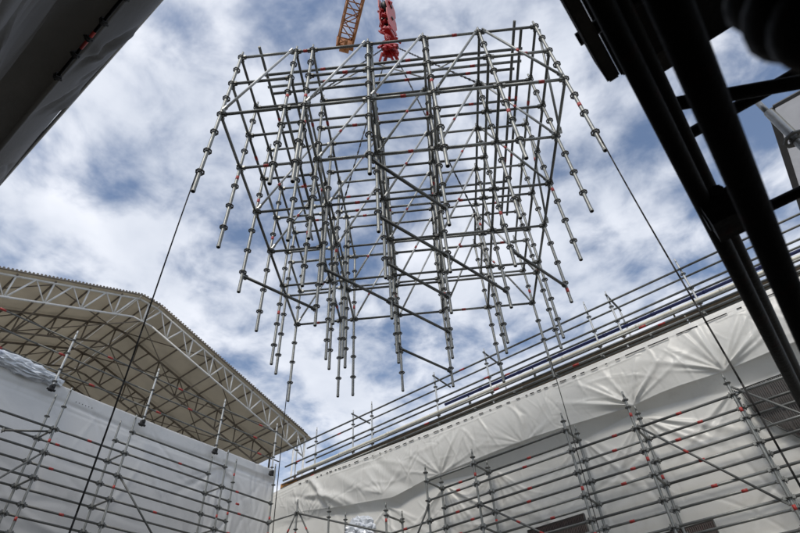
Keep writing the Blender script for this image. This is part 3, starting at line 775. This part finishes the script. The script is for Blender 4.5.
# ------------------------------------------------------------------ canopy roof behind the left wall
cn = empty('canopy_roof', (-24, 7, 0)); wo = Vector((-24, 7, 0))
tag(cn, 'beige sheeted gable canopy on white lattice trusses behind the greyish sheeting', 'canopy')
prof = [(-3.2, 11.70), (6.34, 15.46), (7.12, 15.44), (15.28, 12.98)]
def ztopf(y):
    return float(np.interp(y, [p[0] for p in prof], [p[1] for p in prof]))
TD = .87
truss_x = [-17.0, -19.3, -21.8, -24.3, -26.8, -29.3]
ypan = [y for y in np.arange(6.73 - 1.07 * 9, 6.4, 1.07)] + [6.73] + [y for y in np.arange(6.73 + 1.07, 15.2, 1.07)] + [15.28]
for ti, tx_ in enumerate(truss_x):
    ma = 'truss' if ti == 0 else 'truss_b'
    for k in range(len(prof) - 1):
        (ya, za), (yb_, zb_) = prof[k], prof[k + 1]
        bar('top_chord', P(tx_, ya, za), P(tx_, yb_, zb_), cn, ma, 'tube', .042)
        bar('bottom_chord', P(tx_, ya, za - TD), P(tx_, yb_, zb_ - TD), cn, ma, 'tube', .036)
    for k, y in enumerate(ypan):
        bar('web_post', P(tx_, y, ztopf(y)), P(tx_, y, ztopf(y) - TD), cn, ma, 'tube', .030)
        if k + 1 < len(ypan):
            y2 = ypan[k + 1]; ym = (y + y2) / 2
            if ym > 15.0: continue
            bar('web_brace', P(tx_, y + .03, ztopf(y) - TD), P(tx_, ym, ztopf(ym)), cn, ma, 'tube', .033)
            if ti < 1: bar('web_brace', P(tx_, ym + .03, ztopf(ym)), P(tx_, y2 - .02, ztopf(y2) - TD), cn, ma, 'tube', .022)
for k, y in enumerate(ypan):
    bar('purlin', P(-16.93, y, ztopf(y) + .03), P(-30.2, y, ztopf(y) + .03), cn, 'truss_b', 'tube', .034)
    if k % 3 == 0: bar('tie_tube', P(-16.95, y, ztopf(y) - TD - .05), P(-30.2, y, ztopf(y) - TD - .05), cn, 'truss_b', 'tube', .030)
for a, b in zip(truss_x[:-1], truss_x[1:]):
    for k in range(0, len(ypan) - 3, 3):
        y1, y2 = ypan[k], ypan[k + 3]
        if (k // 3) % 2: a_, b_x = b, a
        else: a_, b_x = a, b
        bar('wind_brace', P(a_, y1, ztopf(y1) - .06), P(b_x, y2, ztopf(y2) - .06), cn, 'truss_b', 'tube', .022)
        bar('wind_brace', P(a_, y2, ztopf(y2) - TD + .03), P(b_x, y1, ztopf(y1) - TD + .03), cn, 'truss_b', 'tube', .020)
for tx_ in truss_x:
    for y in (15.28, -3.2):
        bar('column', P(tx_, y, .0), P(tx_, y, ztopf(y)), cn, 'truss' if tx_ == -17.0 else 'truss_b', 'tube', .045)
        bar('column', P(tx_, y - .6 * (1 if y > 0 else -1), .0), P(tx_, y - .6 * (1 if y > 0 else -1), ztopf(y) - TD + .1), cn, 'truss' if tx_ == -17.0 else 'truss_b', 'tube', .04)
# roof sheets: one panel per truss bay and slope, slightly sagging between trusses
def roof_panel(xa, xb, k, last=False):
    (ya, za), (yb_, zb_) = prof[k], prof[k + 1]
    if k == 0: ya, za = ya - .35, za - .14
    if k == 2: yb_, zb_ = yb_ + .30, zb_ - .09
    nx, ny = 14, 30 if k != 1 else 4; bm = bmesh.new(); gv = []
    for i in range(nx + 1):
        row = []
        for j in range(ny + 1):
            u = i / nx; v = j / ny
            sag = -.035 * math.sin(math.pi * u) + .02 * abs(math.sin(math.pi * v * (ny / 3.2)))
            row.append(bm.verts.new((xa + (xb - xa) * u, ya + (yb_ - ya) * v, za + (zb_ - za) * v + .105 + sag)))
        gv.append(row)
    for i in range(nx):
        for j in range(ny):
            f = bm.faces.new((gv[i][j], gv[i + 1][j], gv[i + 1][j + 1], gv[i][j + 1])); f.smooth = True
    bmesh.ops.recalc_face_normals(bm, faces=bm.faces)
    bmesh.ops.translate(bm, verts=bm.verts, vec=-wo)
    o = meshobj('roof_sheet', bm, 'roof', cn); sm = o.modifiers.new('t', 'SOLIDIFY'); sm.thickness = .008; sm.offset = 1
tb_ = [-16.86] + [x for x in truss_x[1:]] + [-30.4]
for a, b in zip(tb_[:-1], tb_[1:]):
    for k in range(3): roof_panel(a - .004, b + .004, k)
# bolted keder clips along the gable edge
bm0 = bmesh.new(); b_box(bm0, (0, 0, 0), (.05, .06, .05)); me_clip = bpy.data.meshes.new('clip'); bm0.to_mesh(me_clip); bm0.free(); me_clip.materials.append(M['truss_b'])
for k in range(len(prof) - 1):
    (ya, za), (yb_, zb_) = prof[k], prof[k + 1]; L = math.hypot(yb_ - ya, zb_ - za); n = int(L / .12)
    bar('edge_trim', P(-16.85, ya, za + .105), P(-16.85, yb_, zb_ + .105), cn, 'truss_b', 'tube', .028)
    for i in range(n):
        f = (i + .5) / n; y = ya + (yb_ - ya) * f
        if y < 1.2 or y > 15.0: continue
        obj('clip', me_clip, cn, P(-16.85, y, za + (zb_ - za) * f + .15))

# ------------------------------------------------------------------ dark ribbed screens hung in openings of the white sheeting
def screen(pts, y, label, ma='mesh'):
    """vertical ribs filling a polygon in the x-z plane"""
    xs_ = [p[0] for p in pts]; x0, x1 = min(xs_), max(xs_); zlo_all = min(p[1] for p in pts)
    e = empty('ribbed_screen', ((x0 + x1) / 2, y, zlo_all)); tag(e, label, 'screen', 'dark ribbed screens')
    def span(x):
        zs = []
        for (xa, za), (xb, zb_) in zip(pts, pts[1:] + pts[:1]):
            if (xa - x) * (xb - x) < 0: zs.append(za + (zb_ - za) * (x - xa) / (xb - xa))
        return (min(zs), max(zs)) if len(zs) >= 2 else None
    bm = bmesh.new(); x = x0 + .012
    while x < x1:
        sp = span(x)
        if sp: b_box(bm, (x - (x0 + x1) / 2, 0, (sp[0] + sp[1]) / 2 - zlo_all), (.018, .03, sp[1] - sp[0]))
        x += .036
    tag(meshobj('ribs', bm, ma, e), kind='stuff')
    bm = bmesh.new(); vs_ = [bm.verts.new((p[0] - (x0 + x1) / 2, .022, p[1] - zlo_all)) for p in pts]; vb = [bm.verts.new((p[0] - (x0 + x1) / 2, .03, p[1] - zlo_all)) for p in pts]
    bm.faces.new(vs_); bm.faces.new(vb[::-1])
    for k in range(len(pts)): bm.faces.new((vs_[k], vs_[(k + 1) % len(pts)], vb[(k + 1) % len(pts)], vb[k]))
    bmesh.ops.recalc_face_normals(bm, faces=bm.faces); meshobj('backing', bm, ma, e)
    for (xa, za), (xb, zb_) in zip(pts, pts[1:] + pts[:1]):
        bar('frame_tube', (xa - (x0 + x1) / 2, -.02, za - zlo_all), (xb - (x0 + x1) / 2, -.02, zb_ - zlo_all), e, 'galv_dull', 'tube', .012)
screen([(-.36, 6.72), (2.4, 6.78), (2.4, 4.0), (.9, 4.6), (.12, 5.56), (-.30, 6.15)], 11.27, 'dark ribbed screen hanging beside the last standards of the scaffold')
screen([(-5.3, 5.36), (-4.0, 5.38), (-4.0, 4.7), (-5.3, 4.7)], 11.27, 'dark ribbed screen low on the white sheeting between two pairs of standards', 'mesh_low')
screen([(-3.0, 4.66), (-1.75, 4.70), (-1.75, 4.2), (-3.0, 4.2)], 11.27, 'dark reddish ribbed screen low beneath the long diagonal brace', 'mesh_low')

# ------------------------------------------------------------------ scaffold close above the camera
ns_ = empty('walkway_scaffold', (.8, 1.5, 0)); wo = Vector((.8, 1.5, 0))
tag(ns_, 'black silhouetted scaffold tubes and planks crossing close overhead', 'scaffold')
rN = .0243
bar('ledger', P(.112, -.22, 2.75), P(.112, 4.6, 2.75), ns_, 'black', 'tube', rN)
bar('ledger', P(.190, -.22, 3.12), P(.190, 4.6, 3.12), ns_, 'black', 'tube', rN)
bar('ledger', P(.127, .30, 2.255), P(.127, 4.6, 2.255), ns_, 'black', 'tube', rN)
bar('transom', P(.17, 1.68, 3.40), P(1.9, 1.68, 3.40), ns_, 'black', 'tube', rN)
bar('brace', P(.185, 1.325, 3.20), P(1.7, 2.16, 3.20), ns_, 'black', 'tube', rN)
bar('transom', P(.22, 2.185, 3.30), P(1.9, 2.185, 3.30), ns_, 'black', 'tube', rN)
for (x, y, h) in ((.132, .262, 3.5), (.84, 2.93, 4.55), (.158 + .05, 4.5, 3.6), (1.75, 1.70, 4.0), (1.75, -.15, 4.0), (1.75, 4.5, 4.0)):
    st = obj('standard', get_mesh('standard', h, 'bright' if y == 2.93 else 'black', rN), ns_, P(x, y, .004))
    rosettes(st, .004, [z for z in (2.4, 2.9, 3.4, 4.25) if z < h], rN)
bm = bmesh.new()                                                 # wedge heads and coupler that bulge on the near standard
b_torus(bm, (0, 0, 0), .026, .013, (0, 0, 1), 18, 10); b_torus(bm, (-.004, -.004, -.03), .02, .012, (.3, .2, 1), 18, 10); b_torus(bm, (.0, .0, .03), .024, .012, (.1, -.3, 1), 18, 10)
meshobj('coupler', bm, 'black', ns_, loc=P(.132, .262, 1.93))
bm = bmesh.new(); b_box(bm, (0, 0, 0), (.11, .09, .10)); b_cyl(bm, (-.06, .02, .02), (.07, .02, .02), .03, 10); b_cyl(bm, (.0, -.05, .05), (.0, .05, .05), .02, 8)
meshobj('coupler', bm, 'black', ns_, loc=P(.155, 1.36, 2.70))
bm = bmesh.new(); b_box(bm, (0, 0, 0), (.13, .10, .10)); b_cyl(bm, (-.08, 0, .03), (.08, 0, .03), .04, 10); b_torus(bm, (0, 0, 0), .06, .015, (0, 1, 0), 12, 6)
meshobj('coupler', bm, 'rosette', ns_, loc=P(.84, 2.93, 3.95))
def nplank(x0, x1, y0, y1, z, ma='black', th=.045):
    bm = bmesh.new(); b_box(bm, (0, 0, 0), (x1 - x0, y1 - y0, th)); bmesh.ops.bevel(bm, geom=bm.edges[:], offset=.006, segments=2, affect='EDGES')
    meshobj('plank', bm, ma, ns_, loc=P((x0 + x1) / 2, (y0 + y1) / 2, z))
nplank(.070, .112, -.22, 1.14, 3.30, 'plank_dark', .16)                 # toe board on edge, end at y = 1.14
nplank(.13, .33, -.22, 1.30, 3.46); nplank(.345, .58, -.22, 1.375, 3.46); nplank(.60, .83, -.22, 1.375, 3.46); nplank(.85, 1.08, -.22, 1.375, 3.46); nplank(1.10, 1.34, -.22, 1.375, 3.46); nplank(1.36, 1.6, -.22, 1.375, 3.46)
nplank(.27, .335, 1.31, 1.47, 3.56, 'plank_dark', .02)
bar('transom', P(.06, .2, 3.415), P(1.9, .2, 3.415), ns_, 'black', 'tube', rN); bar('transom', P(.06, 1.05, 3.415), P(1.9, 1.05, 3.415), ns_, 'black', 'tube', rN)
# pale net panel stretched higher up
np_ = empty('net_panel', (2.2, 6, 6.6)); tag(np_, 'pale grey translucent net with dark webbing edge seen past the black tubes', 'net')
bm = bmesh.new(); nx, ny = 10, 18; gv = []
for i in range(nx + 1):
    gv.append([bm.verts.new((-.72 + 2.0 * i / nx, -1.05 + 3.0 * j / ny, -.05 * math.sin(math.pi * i / nx) * math.sin(math.pi * j / ny))) for j in range(ny + 1)])
for i in range(nx):
    for j in range(ny):
        f = bm.faces.new((gv[i][j], gv[i + 1][j], gv[i + 1][j + 1], gv[i][j + 1])); f.smooth = True
meshobj('netting', bm, 'net', np_)
bm = bmesh.new(); b_box(bm, (-.745, .45, 0), (.07, 3.05, .014)); meshobj('webbing', bm, 'netedge', np_)
bm = bmesh.new(); b_box(bm, (.28, -1.075, 0), (2.0, .05, .014)); meshobj('webbing', bm, 'netedge', np_)
for x in (-.745, 1.3):
    for y in (-1.05, 1.95):
        bar('pole', (x, y, .0), (x, y, -6.6), np_, 'galv', 'tube', .024)
# ------------------------------------------------------------------ tube with couplers under the near overhang
nr = empty('tube_run', (-4.0, .04, 6.9)); wo = Vector((-4.0, .04, 6.9))
tag(nr, 'dark tube with couplers tucked under the shade-coloured overhanging sheeting', 'scaffold tube')
bar('tube', P(-4.15, -.02, 6.92), P(-1.6, -.02, 6.92), nr, 'black', 'tube', .015)
for x in (-4.1, -3.75, -3.5, -3.25, -2.9, -2.4):
    bm = bmesh.new(); b_box(bm, (0, 0, 0), (.05, .05, .06)); b_cyl(bm, (0, -.04, -.03), (0, .04, -.03), .012, 8); b_torus(bm, (0, 0, 0), .034, .009, (1, 0, 0), 12, 5)
    meshobj('coupler', bm, 'dark', nr, loc=P(x, -.02, 6.92), quat=Quaternion((1, 0, 0), random.uniform(-.6, .6)))
bar('red_band', P(-3.65, -.02, 6.92), P(-3.4, -.02, 6.92), nr, 'red', 'tube', .0165)
